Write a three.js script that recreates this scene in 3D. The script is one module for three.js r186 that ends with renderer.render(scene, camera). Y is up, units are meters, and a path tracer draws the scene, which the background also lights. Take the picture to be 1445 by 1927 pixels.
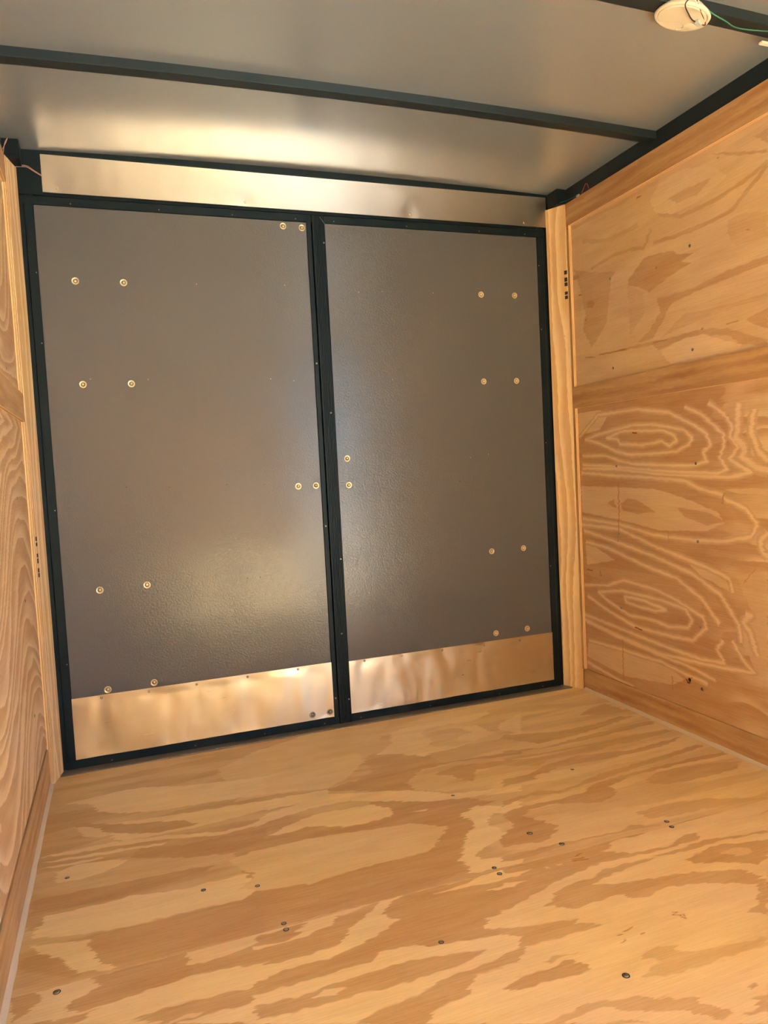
import * as THREE from 'three';
import { Sky } from 'three/addons/objects/Sky.js';
import { mergeGeometries } from 'three/addons/utils/BufferGeometryUtils.js';
import { RoundedBoxGeometry } from 'three/addons/geometries/RoundedBoxGeometry.js';
import { createNoise2D } from 'simplex-noise';

// ---------------------------------------------------------------- camera, sky, sun, exposure
const scene = new THREE.Scene();
const camera = new THREE.PerspectiveCamera(69.37, 1445 / 1927, 0.05, 200);
camera.position.set(0.223, 0.9271, 2.5827);
camera.rotation.order = 'YXZ';
camera.rotation.set(-0.0577, -0.3456, -0.0522);

const SUN = new THREE.Vector3(1, 1.35, 0.05).normalize();
const sky = new Sky();
sky.scale.setScalar(1000);
sky.material.uniforms.turbidity.value = 8;
sky.material.uniforms.rayleigh.value = 1.2;
sky.material.uniforms.mieCoefficient.value = 0.004;
sky.material.uniforms.mieDirectionalG.value = 0.8;
sky.material.uniforms.cloudCoverage.value = 0;
sky.material.uniforms.sunPosition.value.copy(SUN);
scene.add(sky);
scene.environmentIntensity = 1;
scene.backgroundIntensity = 1;

const sun = new THREE.DirectionalLight(new THREE.Color(0.92, 1.03, 1.06), 110);
sun.position.copy(SUN).multiplyScalar(12).add(new THREE.Vector3(1.4, 0, 3.4));
sun.target.position.set(1.4, 0, 3.4);
sun.castShadow = true;
sun.shadow.mapSize.set(4096, 4096);
Object.assign(sun.shadow.camera, { left: -6, right: 6, top: 6, bottom: -6, near: 0.5, far: 30 });
scene.add(sun, sun.target);

const renderer = new THREE.WebGLRenderer({ antialias: true });
renderer.toneMapping = THREE.LinearToneMapping;
renderer.toneMappingExposure = 2.6;
renderer.shadowMap.enabled = true;

// ---------------------------------------------------------------- helpers
const V = (x, y, z) => new THREE.Vector3(x, y, z);
let seed = 7;
const rnd = () => { seed = (seed * 1664525 + 1013904223) >>> 0; return seed / 4294967296; };
const noise = createNoise2D(rnd);
const fbm = (x, y, n = 3) => { let s = 0, a = 0.5; for (let i = 0; i < n; i++) { s += a * noise(x, y); x = x * 2.03 + 11.7; y = y * 2.03 - 5.3; a *= 0.5; } return s; };
const smooth = (a, b, x) => { const t = Math.min(1, Math.max(0, (x - a) / (b - a))); return t * t * (3 - 2 * t); };
const lin = (hex) => new THREE.Color(hex);

const used = new Map();
function numbered(name) { const n = used.get(name) ?? 0; used.set(name, n + 1); return n ? name + '_' + String(n).padStart(3, '0') : name; }
function mesh(name, geometry, material, parent) {
  const m = new THREE.Mesh(geometry, material);
  m.name = numbered(name);
  m.castShadow = m.receiveShadow = true;
  (parent ?? scene).add(m);
  return m;
}
function tag(o, label, category, group) { Object.assign(o.userData, { label, category }); if (group) o.userData.group = group; return o; }
function structure(name, x = 0, y = 0, z = 0) { const g = new THREE.Group(); g.name = name; g.position.set(x, y, z); g.userData.kind = 'structure'; scene.add(g); return g; }
function thing(name, label, category, x = 0, y = 0, z = 0, group) { const g = new THREE.Group(); g.name = numbered(name); g.position.set(x, y, z); scene.add(g); return tag(g, label, category, group); }
function box(x0, x1, y0, y1, z0, z1, r = 0.001) {
  const g = r > 0 ? new RoundedBoxGeometry(x1 - x0, y1 - y0, z1 - z0, 1, r) : new THREE.BoxGeometry(x1 - x0, y1 - y0, z1 - z0);
  g.translate((x0 + x1) / 2, (y0 + y1) / 2, (z0 + z1) / 2);
  return g;
}
// texture coordinates in the sheet's own metres: fn(point) -> [u, v]
function mapUV(g, fn) {
  const p = g.attributes.position, uv = new Float32Array(p.count * 2), q = V(0, 0, 0);
  for (let i = 0; i < p.count; i++) { const r = fn(q.fromBufferAttribute(p, i)); uv[2 * i] = r[0]; uv[2 * i + 1] = r[1]; }
  g.setAttribute('uv', new THREE.BufferAttribute(uv, 2));
  return g;
}
// a bar with a drawn cross-section: profile [[a, b], ...] swept along an axis from s0 to s1
function bar(profile, axis, s0, s1) {
  const g = new THREE.ExtrudeGeometry(new THREE.Shape(profile.map(([a, b]) => new THREE.Vector2(a, b))), { depth: s1 - s0, bevelEnabled: false });
  const p = g.attributes.position;
  for (let i = 0; i < p.count; i++) {
    const a = p.getX(i), b = p.getY(i), s = p.getZ(i) + s0;
    if (axis === 'y') p.setXYZ(i, a, s, b);          // profile (x, z)
    else if (axis === 'x') p.setXYZ(i, s, a, b);     // profile (y, z)
    else p.setXYZ(i, a, b, s);                       // profile (x, y)
  }
  if (axis === 'y') { const ix = g.index; if (ix) for (let i = 0; i < ix.count; i += 3) { const t = ix.getX(i); ix.setX(i, ix.getX(i + 1)); ix.setX(i + 1, t); } else flip(g); }
  g.computeVertexNormals();
  return g;
}
function flip(g) {
  for (const k of Object.keys(g.attributes)) {
    const a = g.attributes[k], n = a.itemSize, d = a.array;
    for (let i = 0; i < a.count; i += 3) for (let c = 0; c < n; c++) { const t = d[i * n + c]; d[i * n + c] = d[(i + 1) * n + c]; d[(i + 1) * n + c] = t; }
  }
}
function tube(points, radius, seg = 32) { return new THREE.TubeGeometry(new THREE.CatmullRomCurve3(points), seg, radius, 8); }
function lathe(pts, seg = 20) { return new THREE.LatheGeometry(pts.map(([r, h]) => new THREE.Vector2(r, h)), seg); }

// ---------------------------------------------------------------- figure of the plywood veneers
// darker heartwood bands and lighter sapwood tongues, as outlines on the sheet in millimetres; [tone, outline, line width]
const figure = {};
figure.far = [
  [0.36, [469, 212, 604, 119, 914, 4, 1135, 11, 960, 305, 914, 367, 819, 476, 741, 508, 593, 482, 477, 477, 549, 426, 476, 332]],
  [0.78, [453, 964, 616, 992, 748, 995, 877, 1021, 896, 1082, 788, 1121, 600, 1108, 427, 1111]],
  [0.12, [22, 267, 145, 247, 229, 246, 356, 295, 597, 343, 573, 468, 394, 445, 273, 436, 166, 402, 112, 362, 95, 303]],
  [0.15, [147, 458, 290, 481, 565, 510, 553, 568, 355, 588, 261, 586, 183, 581, 147, 542]],
  [0.8, [41, 401, 194, 485, 336, 527, 366, 569, 313, 573, 252, 571, 147, 515, 67, 442]],
  [0.15, [53, 441, 109, 463, 147, 531, 88, 514]],
  [0.12, [-20, 575, 59, 573, 147, 574, 283, 597, 420, 642, 541, 634, 538, 649, 417, 662, 282, 618, 147, 595, 60, 593]],
  [0.12, [-17, 606, 61, 608, 169, 621, 281, 638, 280, 648, 169, 634, 62, 625]],
  [0.12, [-17, 635, 62, 638, 126, 644, 126, 652, 63, 654]],
  [0.85, [218, 639, 324, 669, 533, 675, 511, 789, 318, 736, 191, 675]],
  [0.08, [27, 671, 71, 656, 131, 661, 195, 691, 148, 715, 99, 728, 39, 729, 26, 715]],
  [0.1, [0, 935, 10, 857, 103, 863, 188, 856, 306, 879, 494, 875, 474, 982, 298, 975, 186, 973, 114, 967, 53, 953]],
  [0.85, [-15, 781, 69, 785, 189, 791, 271, 796, 331, 793, 385, 809, 352, 830, 256, 840, 164, 853, 73, 849, -17, 837]],
  [0.75, [-17, 837, 14, 859, 13, 894, -14, 906]],
  [0.8, [114, 994, 168, 978, 260, 979, 375, 982, 472, 989, 448, 1114, 287, 1104, 150, 1096, 123, 1060]],
  [0.15, [-9, 957, 107, 991, 123, 1060, 164, 1113, 97, 1089, 67, 1064, 76, 1050, 44, 1018, 15, 993]],
  [0.85, [-14, 998, 15, 996, 44, 1018, 76, 1053, 67, 1064, 101, 1093, 85, 1103, 35, 1072, -17, 1032]],
  [0.22, [593, 338, 746, 314, 914, 290, 914, 367, 823, 463, 750, 513, 573, 467]],
  [0.12, [565, 510, 667, 513, 759, 524, 740, 549, 653, 571, 553, 572]],
  [0.72, [914, 367, 955, 355, 1104, 415, 1119, 440, 1117, 489, 1049, 502, 923, 514, 803, 526, 906, 460]],
  [0.08, [960, 340, 1037, 272, 1074, 175, 1125, 150, 1202, 138, 1352, 130, 1465, 134, 1478, 153, 1378, 200, 1216, 188, 1165, 224, 1172, 306, 1135, 343, 1227, 391, 1303, 375, 1240, 351, 1277, 303, 1327, 300, 1296, 232, 1372, 241, 1390, 344, 1346, 360, 1220, 406, 1121, 407, 1101, 422, 1038, 372]],
  [0.08, [1451, 273, 1576, 207, 1466, 394, 1423, 310]],
  [0.8, [737, 520, 823, 500, 957, 501, 1067, 487, 1268, 509, 1387, 528, 1375, 548, 1171, 508, 1043, 514, 968, 581, 974, 639, 1051, 698, 1001, 669, 890, 604, 794, 556]],
  [0.75, [1065, 564, 1145, 536, 1244, 554, 1356, 580, 1345, 599, 1193, 591, 1152, 659, 1131, 641, 1116, 597]],
  [0.1, [512, 635, 549, 594, 653, 571, 740, 549, 819, 582, 964, 634, 1053, 706, 1126, 722, 1258, 748, 1239, 779, 1085, 748, 956, 722, 914, 688, 774, 619, 668, 617, 561, 636, 507, 660]],
  [0.8, [493, 744, 533, 727, 642, 720, 720, 764, 840, 651, 958, 716, 1082, 753, 1142, 802, 1077, 819, 1019, 837, 1040, 881, 997, 936, 952, 985, 919, 1043, 925, 1090, 804, 1083, 688, 1091, 446, 1006, 413, 987, 454, 959, 434, 765]],
  [0.12, [534, 722, 602, 679, 700, 656, 833, 673, 871, 717, 860, 759, 780, 766, 717, 757, 643, 716, 582, 724]],
  [0.3, [486, 780, 627, 778, 767, 803, 889, 819, 967, 879, 877, 968, 711, 971, 575, 984, 454, 959, 425, 934, 466, 890, 411, 802]],
  [0.05, [897, 760, 971, 763, 952, 769]],
  [0.05, [1019, 837, 1084, 804, 1142, 833, 1213, 824, 1179, 881, 1102, 866, 1065, 905, 1091, 982, 973, 1023, 973, 1051, 1056, 1090, 1046, 1108, 932, 1102, 919, 1091, 935, 1069, 921, 1040, 949, 1002, 980, 948, 1026, 908, 1040, 870]],
  [0.65, [1747, 329, 1829, 280, 1907, 263, 1924, 380, 1855, 377]],
  [0.7, [1404, 375, 1586, 433, 1736, 432, 1865, 405, 1910, 429, 1796, 454, 1620, 491, 1473, 497, 1387, 405]],
  [0.7, [1336, 497, 1452, 531, 1683, 505, 1923, 491, 1921, 521, 1736, 533, 1512, 545, 1325, 517]],
  [0.7, [1307, 550, 1461, 571, 1705, 574, 1922, 584, 1915, 609, 1737, 627, 1590, 586, 1420, 583, 1297, 569]],
  [0.65, [1290, 581, 1478, 597, 1624, 586, 1716, 607, 1588, 637, 1429, 621, 1378, 651, 1279, 600]],
  [0.75, [1230, 688, 1322, 691, 1384, 662, 1520, 636, 1697, 677, 1917, 658, 1827, 693, 1678, 701, 1544, 697, 1423, 682, 1377, 704, 1324, 707, 1324, 728, 1206, 732]],
  [0.75, [1161, 814, 1286, 799, 1345, 829, 1480, 786, 1699, 761, 1907, 735, 1911, 755, 1713, 784, 1527, 810, 1400, 829, 1322, 837, 1245, 818, 1145, 842]],
  [0.8, [1124, 880, 1188, 864, 1300, 870, 1392, 865, 1434, 833, 1545, 819, 1653, 815, 1794, 811, 1931, 816, 1925, 838, 1775, 832, 1573, 833, 1472, 866, 1473, 906, 1395, 936, 1288, 889, 1205, 884, 1166, 912, 1186, 933, 1219, 993, 1194, 1024, 1146, 1050, 1089, 1033, 1041, 1029, 1067, 982, 1120, 945]],
  [0.7, [1591, 871, 1659, 848, 1761, 848, 1873, 875, 1925, 894, 1875, 929, 1747, 936, 1627, 924, 1586, 896]],
  [0.6, [1440, 1024, 1546, 1017, 1650, 1038, 1738, 1076, 1799, 1107, 1718, 1097, 1607, 1083, 1493, 1078, 1449, 1062]],
  [0.7, [1341, 1084, 1386, 1069, 1449, 1106, 1368, 1092, 1213, 1083, 1078, 1094, 1008, 1088, 1020, 1066, 1169, 1071]],
  [0.05, [1060, 1048, 1095, 1050, 1072, 1054]],
];
figure.near = [
  [0.75, [425, 1123, 656, 1134, 1049, 1102, 917, 1328, 751, 1302, 613, 1264, 401, 1258]],
  [0.14, [918, 1251, 1025, 1219, 1297, 1113, 1725, 1175, 1154, 1701, 763, 1529]],
  [0.8, [101, 1096, 164, 1107, 286, 1116, 297, 1184, 279, 1198, 214, 1196, 157, 1206, 96, 1204, 77, 1190, 88, 1170, 128, 1152, 118, 1120]],
  [0.15, [-8, 1053, 85, 1109, 128, 1136, 119, 1153, 88, 1170, 74, 1194, 70, 1213, 16, 1199, 34, 1141, 16, 1113, -13, 1100]],
  [0.75, [-18, 1108, 16, 1113, 37, 1140, 13, 1167, -11, 1187]],
  [0.12, [91, 1232, 139, 1208, 214, 1196, 287, 1191, 313, 1192, 430, 1210, 418, 1271, 274, 1258, 181, 1260]],
  [0.7, [181, 1260, 274, 1258, 418, 1271, 413, 1300, 271, 1291, 240, 1298]],
  [0.1, [270, 1304, 411, 1309, 399, 1368, 255, 1304]],
  [0.1, [420, 1152, 480, 1164, 509, 1154, 509, 1135, 541, 1116, 611, 1109, 592, 1132, 575, 1152, 509, 1167, 417, 1166]],
  [0.1, [408, 1218, 499, 1224, 584, 1214, 601, 1183, 652, 1146, 697, 1113, 775, 1111, 712, 1130, 689, 1159, 709, 1193, 624, 1232, 543, 1250, 455, 1244, 401, 1258]],
  [0.75, [401, 1258, 506, 1256, 618, 1248, 702, 1230, 760, 1282, 712, 1284, 647, 1273, 619, 1290, 549, 1292, 462, 1291, 395, 1292]],
  [0.06, [395, 1292, 462, 1291, 550, 1290, 618, 1292, 647, 1273, 685, 1275, 752, 1300, 825, 1312, 894, 1321, 906, 1342, 889, 1365, 827, 1384, 747, 1392, 711, 1389, 667, 1408, 597, 1411, 541, 1430, 383, 1361]],
  [0.7, [390, 1319, 471, 1326, 559, 1318, 668, 1318, 738, 1329, 837, 1350, 778, 1367, 720, 1369, 628, 1373, 545, 1364, 463, 1361, 384, 1354]],
  [0.06, [484, 1339, 514, 1330, 550, 1338, 529, 1349, 490, 1344]],
  [0.72, [541, 1430, 596, 1415, 666, 1410, 714, 1391, 807, 1386, 891, 1372, 872, 1404, 777, 1406, 739, 1445, 684, 1450, 660, 1458, 659, 1483]],
  [0.1, [659, 1483, 660, 1458, 739, 1445, 775, 1410, 869, 1408, 791, 1541]],
  [0.08, [855, 1293, 879, 1264, 961, 1253, 926, 1313]],
  [0.05, [811, 1139, 895, 1131, 975, 1111, 1043, 1113, 1019, 1153, 953, 1151, 865, 1145]],
  [0.05, [927, 1174, 1006, 1175, 1001, 1185, 936, 1182]],
  [0.72, [995, 1111, 1102, 1095, 1208, 1090, 1300, 1109, 1272, 1139, 1240, 1147, 1298, 1180, 1394, 1193, 1457, 1170, 1508, 1170, 1479, 1196, 1416, 1199, 1336, 1198, 1217, 1186, 1107, 1202, 1022, 1225, 938, 1253, 918, 1251]],
  [0.05, [984, 1132, 1050, 1141, 1019, 1152, 973, 1151]],
  [0.05, [964, 1167, 1017, 1180, 982, 1184, 957, 1180]],
  [0.05, [1082, 1144, 1101, 1153, 1087, 1152]],
  [0.05, [1118, 1148, 1134, 1151, 1120, 1153]],
  [0.7, [1325, 1211, 1374, 1216, 1491, 1206, 1588, 1223, 1661, 1234, 1652, 1242, 1529, 1225, 1417, 1227, 1343, 1221]],
  [0.68, [1004, 1276, 1053, 1248, 1048, 1242, 1089, 1230, 1150, 1230, 1192, 1213, 1273, 1213, 1344, 1220, 1258, 1231, 1183, 1238, 1144, 1252, 1220, 1279, 1310, 1289, 1392, 1312, 1468, 1340, 1486, 1373, 1474, 1406, 1390, 1483, 1350, 1464, 1402, 1447, 1455, 1397, 1392, 1364, 1360, 1345, 1278, 1326, 1212, 1337, 1191, 1327, 1161, 1306, 1103, 1308, 1058, 1309]],
  [0.75, [1382, 1260, 1460, 1239, 1506, 1237, 1622, 1270, 1575, 1312, 1522, 1340, 1456, 1300, 1398, 1277]],
  [0.4, [1485, 1265, 1544, 1265, 1558, 1295, 1503, 1296]],
  [0.65, [888, 1305, 934, 1319, 1048, 1342, 1029, 1350, 1075, 1378, 1009, 1379, 898, 1372, 890, 1392, 832, 1405, 847, 1378, 889, 1368, 906, 1345, 879, 1320]],
  [0.6, [904, 1424, 941, 1420, 993, 1427, 956, 1427, 917, 1432]],
  [0.8, [806, 1455, 839, 1446, 926, 1442, 953, 1438, 978, 1460, 976, 1473, 948, 1479, 907, 1471, 831, 1473]],
  [0.48, [1069, 1490, 1121, 1473, 1161, 1491, 1144, 1501, 1234, 1525, 1335, 1534, 1308, 1558, 1211, 1548, 1126, 1549, 1071, 1542, 1043, 1527, 1108, 1508]],
  [0.7, [1190, 1621, 1203, 1619, 1208, 1629, 1193, 1632]],
  [0.6, [819, 1553, 890, 1553, 920, 1542, 962, 1556, 1006, 1564, 1035, 1584, 1090, 1606, 1103, 1638, 1126, 1662, 1095, 1666, 1056, 1626, 974, 1590, 943, 1562, 894, 1563, 854, 1569]],
  [0.65, [1183, 1650, 1211, 1648, 1174, 1683, 1131, 1668, 1169, 1667]],
  [0.6, [903, 1590, 948, 1599, 982, 1625]],
  [1.5, [1175, 1135, 1198, 1134], 2],
  [1.5, [1165, 1149, 1191, 1149], 3],
  [1.5, [1160, 1157, 1187, 1157], 3],
  [1.5, [1225, 1398, 1230, 1405], 2],
  [1.5, [1226, 1402, 1224, 1420], 3],
  [1.5, [1232, 1413, 1233, 1430], 3],
  [1.5, [1098, 1411, 1118, 1410], 2],
  [1.5, [1079, 1419, 1093, 1419], 2],
  [1.5, [1070, 1436, 1079, 1434], 2],
  [1.5, [1116, 1431, 1126, 1433], 2],
];
figure.lower = [
  [0.72, [102, 508, 384, 515, 618, 510, 720, 463, 725, 419, 614, 411, 379, 429, 187, 414]],
  [0.25, [98, 1106, 236, 1106, 281, 1079, 232, 1031, 93, 1022]],
  [0.3, [101, 821, 339, 816, 527, 812, 665, 783, 801, 743, 830, 711, 761, 683, 552, 670, 332, 697, 105, 717]],
  [0.75, [263, 755, 301, 773, 317, 739]],
  [0.75, [340, 754, 380, 777, 430, 773, 528, 733, 428, 723, 352, 732]],
  [0.7, [628, 752, 763, 741, 830, 716, 761, 698, 662, 722]],
  [0.35, [114, 199, 325, 219, 561, 205, 641, 182, 589, 148, 328, 115, 100, 140]],
  [0.3, [117, 589, 187, 582, 297, 545, 123, 510]],
  [0.8, [758, 967, 832, 940, 818, 898, 768, 890, 763, 928]],
  [0.8, [853, 870, 992, 859, 991, 824, 766, 842]],
  [0.35, [622, 608, 819, 549, 847, 501, 723, 538]],
  [0.3, [828, 814, 991, 817, 991, 798, 886, 801]],
  [0.4, [867, 555, 985, 582, 977, 290, 928, 287, 873, 378, 921, 461]],
  [0.06, [322, 1011, 367, 1019, 581, 1007, 631, 984, 637, 969, 601, 955, 565, 972, 472, 964, 347, 973, 339, 990, 276, 998, 322, 1011], 7],
  [0.06, [137, 1001, 231, 1016, 332, 1027, 427, 1037, 537, 1029, 666, 1004, 706, 975, 692, 956, 636, 936, 533, 932, 405, 932, 319, 949, 247, 975, 181, 993, 137, 1001], 7],
  [0.06, [102, 1012, 226, 1089, 446, 1089, 605, 1064, 708, 1018, 765, 986, 780, 949, 750, 929, 765, 900, 703, 887, 561, 892, 428, 898, 344, 912, 264, 934, 118, 939], 7],
  [0.06, [676, 1075, 742, 1049, 833, 981, 835, 949, 818, 908, 845, 874, 805, 861, 560, 872, 316, 892, 116, 903], 7],
  [0.06, [775, 1080, 835, 1041, 869, 997, 857, 971, 890, 937, 854, 902, 933, 864, 859, 849, 560, 861, 316, 884, 115, 888], 8],
  [0.06, [894, 1067, 886, 982, 880, 965, 913, 936, 901, 909, 945, 881, 993, 867], 15],
  [0.06, [949, 1044, 937, 979, 962, 921, 993, 893], 12],
  [0.06, [104, 873, 269, 862, 482, 852, 667, 840, 733, 813, 827, 795], 8],
  [0.06, [98, 692, 331, 680, 520, 653, 694, 649, 816, 653, 928, 675, 951, 712, 913, 756, 827, 786], 8],
  [0.06, [96, 667, 330, 663, 511, 615, 757, 566, 843, 542, 853, 501], 8],
  [0.06, [118, 601, 254, 588, 452, 544, 619, 515, 727, 464, 801, 393], 8],
  [0.06, [110, 644, 301, 615, 517, 578, 689, 539, 804, 490, 874, 406, 884, 352], 8],
  [0.06, [344, 416, 446, 417, 562, 402, 508, 388, 420, 390, 352, 397, 344, 416], 7],
  [0.06, [186, 411, 336, 435, 541, 431, 657, 418, 683, 382, 662, 357, 575, 346, 491, 355, 375, 349, 252, 382, 186, 411], 7],
  [0.06, [97, 427, 246, 443, 338, 475, 512, 464, 616, 442, 731, 405, 743, 372, 681, 320, 574, 314, 399, 314, 250, 346, 115, 386], 7],
  [0.06, [90, 307, 284, 293, 534, 274, 713, 266, 816, 275, 786, 312, 812, 347], 7],
  [0.06, [88, 288, 282, 263, 533, 242, 809, 259, 927, 273, 883, 305, 849, 354], 7],
  [0.06, [109, 279, 318, 253, 532, 236, 650, 231, 776, 212], 6],
  [0.06, [114, 206, 325, 213, 531, 214, 649, 200, 743, 193], 7],
  [0.06, [99, 115, 318, 89, 379, 88], 6],
  [0.06, [988, 692, 960, 664, 970, 629, 986, 622], 10],
  [0.06, [898, 443, 921, 442, 892, 419, 919, 387, 940, 327], 11],
  [1.7, [417, 1010, 441, 1007], 5],
  [1.7, [399, 311, 436, 308], 5],
  [1.8, [651, 185, 651, 175, 665, 176], 5],
  [1.6, [669, 194, 674, 193], 4],
  [1.0, [331, 833, 330, 731, 319, 616], 5],
  [1.0, [327, 249, 323, 96], 5],
  [0.95, [585, 672, 587, 626], 3],
  [1.2, [583, 178, 584, 131], 3],
  [1.2, [827, 800, 826, 767], 3],
  [1.2, [944, 582, 895, 535], 2],
  [1.3, [121, 491, 157, 490], 5],
  [1.1, [201, 494, 209, 474], 7],
];
figure.upper = [
  [0.75, [427, 1542, 506, 1591, 565, 1589, 647, 1575, 660, 1560, 737, 1544, 679, 1533, 723, 1517, 617, 1498, 530, 1472, 494, 1495, 418, 1524]],
  [0.62, [105, 1659, 208, 1623, 356, 1587, 329, 1567, 318, 1512, 307, 1466, 286, 1406, 201, 1345, 149, 1422, 171, 1474, 123, 1626]],
  [0.5, [418, 1524, 501, 1479, 497, 1405, 425, 1348, 421, 1421]],
  [0.7, [578, 1397, 565, 1444, 714, 1437, 864, 1456, 1008, 1458, 1008, 1438, 863, 1431, 745, 1425, 627, 1411, 598, 1374, 538, 1317, 463, 1316, 525, 1349]],
  [0.15, [544, 1765, 589, 1806, 697, 1811, 818, 1773, 873, 1722, 755, 1691, 639, 1690, 571, 1722]],
  [0.5, [628, 1745, 726, 1746, 816, 1739, 756, 1713, 667, 1717]],
  [0.7, [807, 1811, 864, 1793, 1016, 1738, 1016, 1730, 902, 1767]],
  [0.7, [971, 1793, 1017, 1793, 1016, 1754]],
  [0.55, [869, 1596, 923, 1599, 1011, 1577, 1010, 1510, 894, 1516, 867, 1562]],
  [0.5, [679, 1366, 861, 1358, 1006, 1358, 1005, 1346, 802, 1340, 609, 1319, 574, 1311]],
  [0.7, [208, 1310, 341, 1310, 462, 1310, 609, 1304, 765, 1307, 859, 1289, 965, 1244, 1002, 1229, 1002, 1216, 912, 1232, 858, 1268, 758, 1291, 649, 1287, 565, 1273, 537, 1297, 298, 1307]],
  [0.75, [927, 1299, 1005, 1318, 1003, 1257]],
  [0.12, [572, 1267, 676, 1292, 764, 1289, 907, 1233, 901, 1221, 619, 1221]],
  [0.85, [179, 1517, 211, 1520, 229, 1505, 214, 1489, 182, 1496]],
  [0.8, [99, 1640, 133, 1634, 137, 1614, 98, 1621]],
  [0.65, [218, 1634, 334, 1645, 440, 1640, 508, 1625, 547, 1677], 11],
  [0.65, [552, 1627, 662, 1617, 812, 1615, 886, 1620, 941, 1655, 1015, 1699], 13],
  [0.62, [584, 1708, 678, 1672, 814, 1670, 926, 1685, 1015, 1707], 12],
  [0.55, [169, 1747, 320, 1707, 482, 1708], 17],
  [0.6, [105, 1817, 409, 1812, 589, 1815], 13],
  [1.7, [133, 1554, 149, 1555], 3],
  [1.6, [170, 1450, 178, 1456], 3],
  [1.2, [245, 1310, 341, 1308, 399, 1305], 4],
  [1.1, [161, 1312, 222, 1307], 3],
  [1.2, [537, 1302, 609, 1302], 3],
  [1.2, [853, 1301, 898, 1301], 3],
  [1.2, [937, 1548, 948, 1546], 3],
  [1.3, [482, 1800, 501, 1799], 5],
  [1.3, [759, 1309, 768, 1307], 4],
  [1.2, [563, 1546, 570, 1544], 7],
  [1.2, [833, 1787, 841, 1787], 4],
];
// rasterises a figure onto a tone field of the sheet; NaN where the veneer has no drawn figure
function toneField(list, u0, v0, mw, mh, px, halo) {
  const w = Math.round(mw / px), h = Math.round(mh / px);
  const cv = document.createElement('canvas'); cv.width = w; cv.height = h;
  const c = cv.getContext('2d');
  const soft = halo ? list.filter((e) => e[2] && e[0] < 0.3).flatMap(([, p, w]) => [[0.58, p, w * 3], [0.4, p, w * 1.7]]) : [];
  for (const [tone, path, width] of [...list.filter((e) => !e[2]), ...soft, ...list.filter((e) => e[2])]) {
    const t = Math.round(tone * 127), style = 'rgb(' + t + ',' + t + ',255)';
    c.beginPath();
    for (let i = 0; i < path.length; i += 2) c[i ? 'lineTo' : 'moveTo']((path[i] / 1000 - u0) / px, (path[i + 1] / 1000 - v0) / px);
    if (width) { c.strokeStyle = style; c.lineWidth = width / 1000 / px; c.lineJoin = 'round'; c.stroke(); } else { c.closePath(); c.fillStyle = style; c.fill(); }
  }
  const d = c.getImageData(0, 0, w, h).data, tone = new Float32Array(w * h), mask = new Float32Array(w * h);
  for (let i = 0; i < w * h; i++) { mask[i] = d[4 * i + 3] / 255; tone[i] = mask[i] > 0 ? d[4 * i] / 127 : 0; }
  return (u, v) => {
    const x = (u - u0) / px - 0.5, y = (v - v0) / px - 0.5, xi = Math.floor(x), yi = Math.floor(y), fx = x - xi, fy = y - yi;
    let t = 0, m = 0;
    for (let k = 0; k < 4; k++) {
      const xx = xi + (k & 1), yy = yi + (k >> 1), wt = (k & 1 ? fx : 1 - fx) * (k >> 1 ? fy : 1 - fy);
      if (xx < 0 || yy < 0 || xx >= w || yy >= h) continue;
      const a = mask[yy * w + xx] * wt; m += a; t += a * tone[yy * w + xx];
    }
    return [m > 0 ? t / m : 0, m];
  };
}
function finish(data, w, h, srgb, repeat = THREE.MirroredRepeatWrapping) {
  const t = new THREE.DataTexture(data, w, h, THREE.RGBAFormat);
  t.magFilter = THREE.LinearFilter; t.minFilter = THREE.LinearMipmapLinearFilter; t.generateMipmaps = true;
  t.wrapS = t.wrapT = repeat; if (srgb) t.colorSpace = THREE.SRGBColorSpace; t.needsUpdate = true;
  return t;
}
// grain runs along u. base(u, v) -> tone where nothing is drawn
function veneer({ u0, v0, mw, mh, w, h, list, base, shift, light, dark, jag = 1, halo }) {
  const field = list ? toneField(list, u0, v0, mw, mh, 0.002, halo) : null;
  const L = light.toArray(), D = dark.toArray(), out = new Uint8Array(w * h * 4), s = shift;
  const enc = (x) => 255 * (x <= 0.0031308 ? 12.92 * x : 1.055 * Math.pow(x, 1 / 2.4) - 0.055);
  for (let j = 0; j < h; j++) for (let i = 0; i < w; i++) {
    const u = u0 + ((i + 0.5) / w) * mw, v = v0 + ((j + 0.5) / h) * mh;
    const du = jag * (0.008 * noise(u * 7 + s, v * 60) + 0.005 * noise(u * 14, v * 190 + s)), dv = jag * (0.0035 * noise(u * 22 + s, v * 30));
    let t = base(u + du, v + dv);
    if (field) { const [a, m] = field(u + du, v + dv); t = t * (1 - m) + a * m; }
    t += 0.16 * fbm(u * 3 + s, v * 14, 2) + 0.1 * noise(u * 6, v * 240 + s) + 0.05 * noise(u * 30 + s, v * 520);
    t = Math.min(1.9, Math.max(-0.1, t));
    const warm = 0.05 * noise(u * 2.2 - s, v * 3.1 + s), fleck = noise(u * 38 + 3 * s, v * 330) > 0.86 && noise(u * 3, v * 5 + s) > 0.35 ? 0.86 : 1;
    const o = 4 * (j * w + i);
    for (let c = 0; c < 3; c++) out[o + c] = enc(Math.max(0.02, L[c] + (D[c] - L[c]) * t) * fleck * (1 + (c === 2 ? -warm * 1.6 : warm * 0.4)));
    out[o + 3] = 255;
  }
  return finish(out, w, h, true);
}
const rings = (u, v, s, k, a) => { const f = v * k + a * fbm(u * 1.1 + s, v * 4 - s, 3) + s; const r = f - Math.floor(f); return 0.15 + 0.65 * smooth(0.0, 0.75, r) * (1 - smooth(0.93, 1, r)); };
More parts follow.
